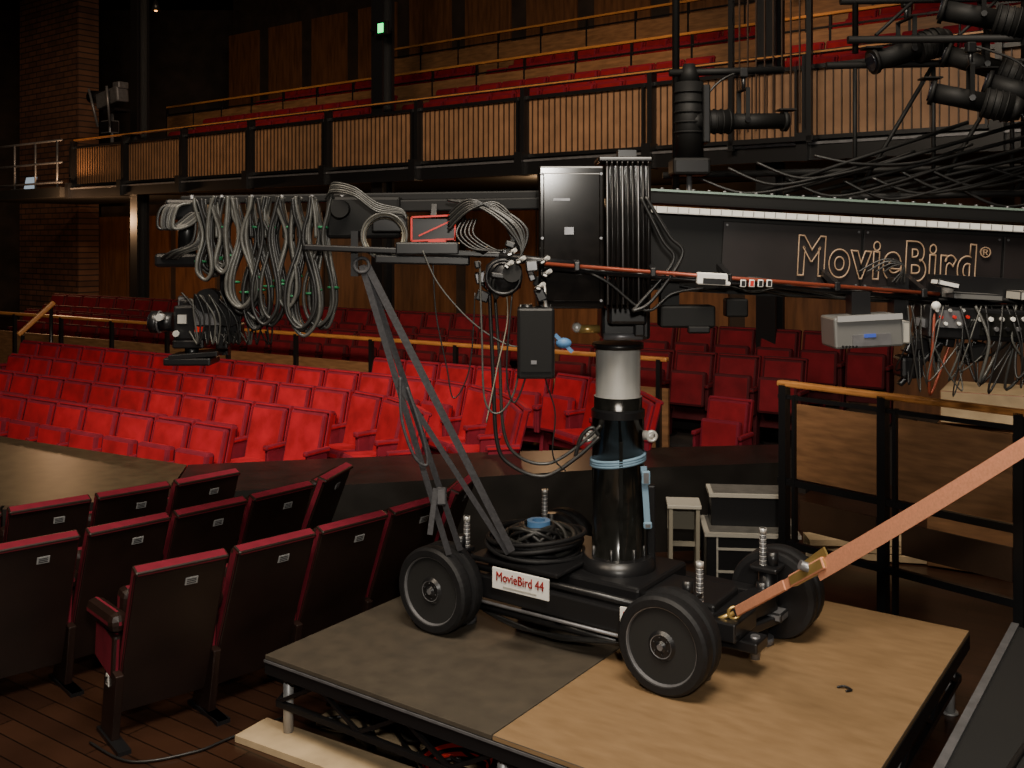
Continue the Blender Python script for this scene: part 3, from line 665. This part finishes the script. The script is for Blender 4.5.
# ------------------------------------------------------------ right guard rail
gd=V((.66,-.75)).normalized(); MG=frame((2.07,7.6),gd)
b=B('guard_rail')
b.box((1.75,0,1.66),(3.6,.07,.045),WOODR,None,.012); b.box((1.75,0,1.56),(3.6,.03,.03),BLK); b.box((1.75,0,.92),(3.6,.04,.05),BLK); b.box((1.75,0,.45),(3.6,.04,.05),BLK)
for x in (0,.80,1.72,2.7,3.5):
    b.box((x,0,.83),(.06,.07,1.66),BLK); b.box((x+.09,0,.83),(.025,.05,1.5),BLK)
for x0,x1 in ((.12,.76),(.92,1.68),(1.84,2.66),(2.82,3.46)): b.box(((x0+x1)/2,-.01,1.24),(x1-x0,.02,.56),PANEL2); b.box(((x0+x1)/2,.03,.68),(x1-x0,.015,.22),SLAT)
b.obj(M=MG)
b=B('wooden_crate'); 
for k,(z,h,w) in enumerate(((.3,.6,1.6),(.9,.6,1.5),(1.36,.3,1.4))):
    b.box((4.35,8.3,z),(w,.7,h-.03),PLYP if k==2 else PANEL2,RZ(-30),.01)
    b.box((4.2,8.0,z),(w*.9,.03,.05),PLYP,RZ(-30))
b.obj()
b=B('lumber_stack'); 
for k in range(3): b.box((3.05,8.65,.04+.06*k),(1.0,.22,.05),PLYP,RZ(-12+5*k))
b.obj()
b=B('step_block'); R=RZ(-6)
cx_,cy_=1.93,8.16
b.box((cx_,cy_,.20),(.72,.50,.40),BLK,R,.008); b.box((cx_,cy_,.41),(.75,.53,.028),CREAM,R); b.box((cx_,cy_+.0,.426),(.67,.45,.012),STEPT,R)
b.box((cx_,cy_+.08,.55),(.60,.30,.24),BLK,R,.008); b.box((cx_,cy_+.08,.68),(.63,.33,.028),CREAM,R); b.box((cx_,cy_+.08,.696),(.56,.27,.012),STEPT,R)
b.box((cx_-.01,cy_-.255,.30),(.6,.01,.018),CREAM,R); b.box((cx_-.01,cy_-.255,.12),(.6,.01,.018),CREAM,R)
for sx in (-.30,.29): b.box((cx_+sx,cy_-.25+(-.105*sx),.22),(.014,.01,.34),CREAM,R)
b.obj()
b=B('wooden_stool'); b.box((1.44,8.40,.54),(.28,.28,.03),CREAM,R,.005); b.box((1.33,8.41,.27),(.03,.26,.53),CABB,R); b.box((1.55,8.39,.27),(.03,.26,.53),CABB,R); b.box((1.44,8.49,.40),(.24,.02,.2),CABB,R); b.box((1.44,8.40,.2),(.24,.05,.03),CABB,R); b.obj()
# ------------------------------------------------------------ lighting rig upper right
def fixture(p,d,L=.5,r=.09,name='stage_spotlight'):
    p=V(p); d=V(d).normalized(); b=B(name)
    b.cyl(p-d*L*.5,p-d*L*.15,r*1.15,BLKF,r*1.2); b.cyl(p-d*L*.62,p-d*L*.5,r*.8,BLKF,r*1.1)
    b.cyl(p-d*L*.15,p+d*L*.45,r*.8,BLKF); b.cyl(p+d*L*.45,p+d*L*.5,r*1.05,BLKF); b.cyl(p+d*L*.5,p+d*L*.52,r*.75,GLASS)
    for k in range(4): b.torus(p-d*L*(.18+.08*k),d,r*1.2,.007,BLKF,5,24)
    s=d.cross(V((0,0,1))); s=s.normalized() if s.length>.1 else V((1,0,0))
    for q in (-1,1): b.beam(p+s*q*r*1.35,p+s*q*r*1.35+V((0,0,.22)),.03,.008,BLKF); b.cyl(p+s*q*r*1.2,p+s*q*r*1.5,.02,BLK,seg=8)
    b.beam(p-s*r*1.4+V((0,0,.22)),p+s*r*1.4+V((0,0,.22)),.03,.01,BLKF); b.cyl(p+V((0,0,.22)),p+V((0,0,.32)),.015,BLK); b.box(p+V((0,0,.34)),(.06,.06,.07),BLK,None,.01)
    b.box(p+d*L*.5+V((0,0,r*1.1)),(.12,.12,.01),BLKF); b.tube(sm([p-d*L*.6,p-d*L*.75-V((0,0,.1)),p-d*L*.5+V((.1,0,.25)),p+V((0,0,.36))],6),.008,CAB)
    return b.obj()
fixture((2.72,6.9,4.05),(-.96,-.1,-.3),.52,.085)
fixture((3.22,6.8,3.93),(-.85,.3,.35),.55,.085)
fixture((2.98,6.5,3.66),(-.9,.3,.25),.5,.08)
fixture((3.35,6.5,3.70),(-.8,.3,.3),.52,.085)
fixture((3.1,6.6,4.22),(-.9,.3,.25),.52,.085)
fixture((1.62,7.0,3.58),(1,.1,.02),.62,.07)
b=B('moving_light'); p=V((1.24,7.0,3.6)); b.cyl(p+V((0,0,-.28)),p+V((0,0,.25)),.10,BLKF); b.cyl(p+V((0,0,.25)),p+V((0,0,.38)),.08,BLKF,.04); b.box(p+V((0,0,-.34)),(.26,.24,.12),BLK,None,.02)
for k in range(5): b.torus(p+V((0,0,-.1+.07*k)),(0,0,1),.103,.008,BLKF,5,24)
b.box(p+V((.1,0,.02)),(.05,.26,.40),BLK,None,.01); b.cyl(p+V((0,0,-.4)),p+V((0,0,-.6)),.02,GREYM); b.obj()
b=B('lighting_truss')
def pipe(a,c,r=.026,m=BLKF): b.cyl(a,c,r,m,seg=10)
pipe((1.1,7.0,3.02),(7,7.0,3.16)); pipe((1.1,7.0,3.92),(1.9,7.0,3.94)); pipe((2.2,7.0,3.97),(7,7.0,4.06)); pipe((1.1,7.3,3.22),(7,7.3,3.36)); pipe((2.2,6.7,4.35),(7,6.7,4.45)); pipe((2.2,6.55,4.06),(7,6.5,4.10))
for k in range(8): x=2.4+k*.55; pipe((x,7.0,3.05),(x+.55,7.0,3.98),.015); pipe((x,7.0,3.05),(x,7.0,3.98),.015); pipe((x,6.6,4.1),(x+.3,6.7,4.36),.012)
for k in range(6): pipe((1.7+k*.2,7.0,3.08),(3.1+k*.5,6.8,3.55+.03*k),.014)
for x in (1.15,3.6,6.5): pipe((x,7.02,3.0),(x,7.02,11))
for x in (2.3,5.5): pipe((x,6.7,4.0),(x,6.7,11),.02)
for k in range(20):
    x=1.3+k*.2; z=3.1+random.uniform(0,.25)
    b.tube(sm([(x,6.95,z),(x+.3,6.9,z-.06-random.uniform(0,.08)),(x+.7,6.9,z-.05),(x+1.1,6.95,z+.08)],6),.011,CAB,6)
b.obj()
for i,(x,y,z) in enumerate(((-7.3,20.5,7.5),(-4.4,19.5,7.6),(4.9,17,7.6))):
    b=B('pendant_lamp'); b.cyl((x,y,z),(x,y,11),.02,BLK,seg=8); b.cyl((x,y,z-.05),(x,y,z+.15),.10,BLK,.04); b.ball((x,y,z-.03),.04,BULB); b.obj()
# ------------------------------------------------------------ lights
def light(kind,name,loc,target,energy,col,size=1,angle=60,blend=.6):
    l=bpy.data.lights.new(name,kind); l.energy=energy; l.color=col
    if kind=='SPOT': l.spot_size=math.radians(angle); l.spot_blend=blend; l.shadow_soft_size=size
    elif kind=='AREA': l.size=size
    else: l.shadow_soft_size=size
    o=bpy.data.objects.new(name,l); scene.collection.objects.link(o); o.location=loc
    o.rotation_euler=(V(target)-V(loc)).to_track_quat('-Z','Y').to_euler(); return o
W1=(1,.82,.62)
light('SPOT','spot_stalls',(-3.5,5.0,9),(-2.3,9.9,.8),2900,W1,.25,38,.9)
light('SPOT','spot_stalls_left',(-8,6,9),(-5.3,11.6,.8),1000,W1,.25,42,.9)
light('SPOT','spot_rear',(1,6,9.5),(.3,10.5,1),750,W1,.3,42,.9)
light('AREA','house_overhead',(.5,2.2,8),(.4,6,.5),680,(1,.88,.72),2.5)
light('AREA','house_left',(-4,3,8),(-2,7,.5),300,W1,2)
light('SPOT','camera_side_fill',(.3,-.4,3.6),(.3,6,1.2),640,(1,.93,.82),.15,90,.7)
light('SPOT','spot_balcony',(-2,4,7),(-2,16,4.6),1750,(1,.74,.50),.4,75,.9)
light('SPOT','spot_balcony_far',(-6,9,9.5),(-8,21,5.2),1600,(1,.70,.44),.4,50,.9)
light('SPOT','spot_gallery',(3,10,10),(3.5,17,6),1300,(1,.66,.40),.3,55,.9)
light('SPOT','pier_fill',(-9,18,9),(-14.0,27,5.8),900,(1,.66,.42),.3,45,.9)  # added fill, brightens the otherwise unlit brick pier
light('POINT','under_balcony_lamp_1',(-9.9,21.9,3.2),(0,0,0),200,(1,.56,.28),.1)
light('POINT','under_balcony_lamp_2',(.6,15.6,3.4),(0,0,0),60,(1,.6,.3),.1)
light('SPOT','aisle_right',(4.5,6,9),(3.2,9.0,.5),650,W1,.3,45,.9)
w=bpy.data.worlds.new('dim'); scene.world=w; w.use_nodes=True; w.node_tree.nodes['Background'].inputs[0].default_value=(.05,.04,.035,1); w.node_tree.nodes['Background'].inputs[1].default_value=.4
# ------------------------------------------------------------ camera
cd=bpy.data.cameras.new('camera'); cd.lens=35.16; cd.sensor_width=36; cd.shift_y=-144/1024; cd.clip_end=100
co=bpy.data.objects.new('camera',cd); scene.collection.objects.link(co); co.location=(0,0,H); co.rotation_euler=(math.pi/2,0,0); scene.camera=co
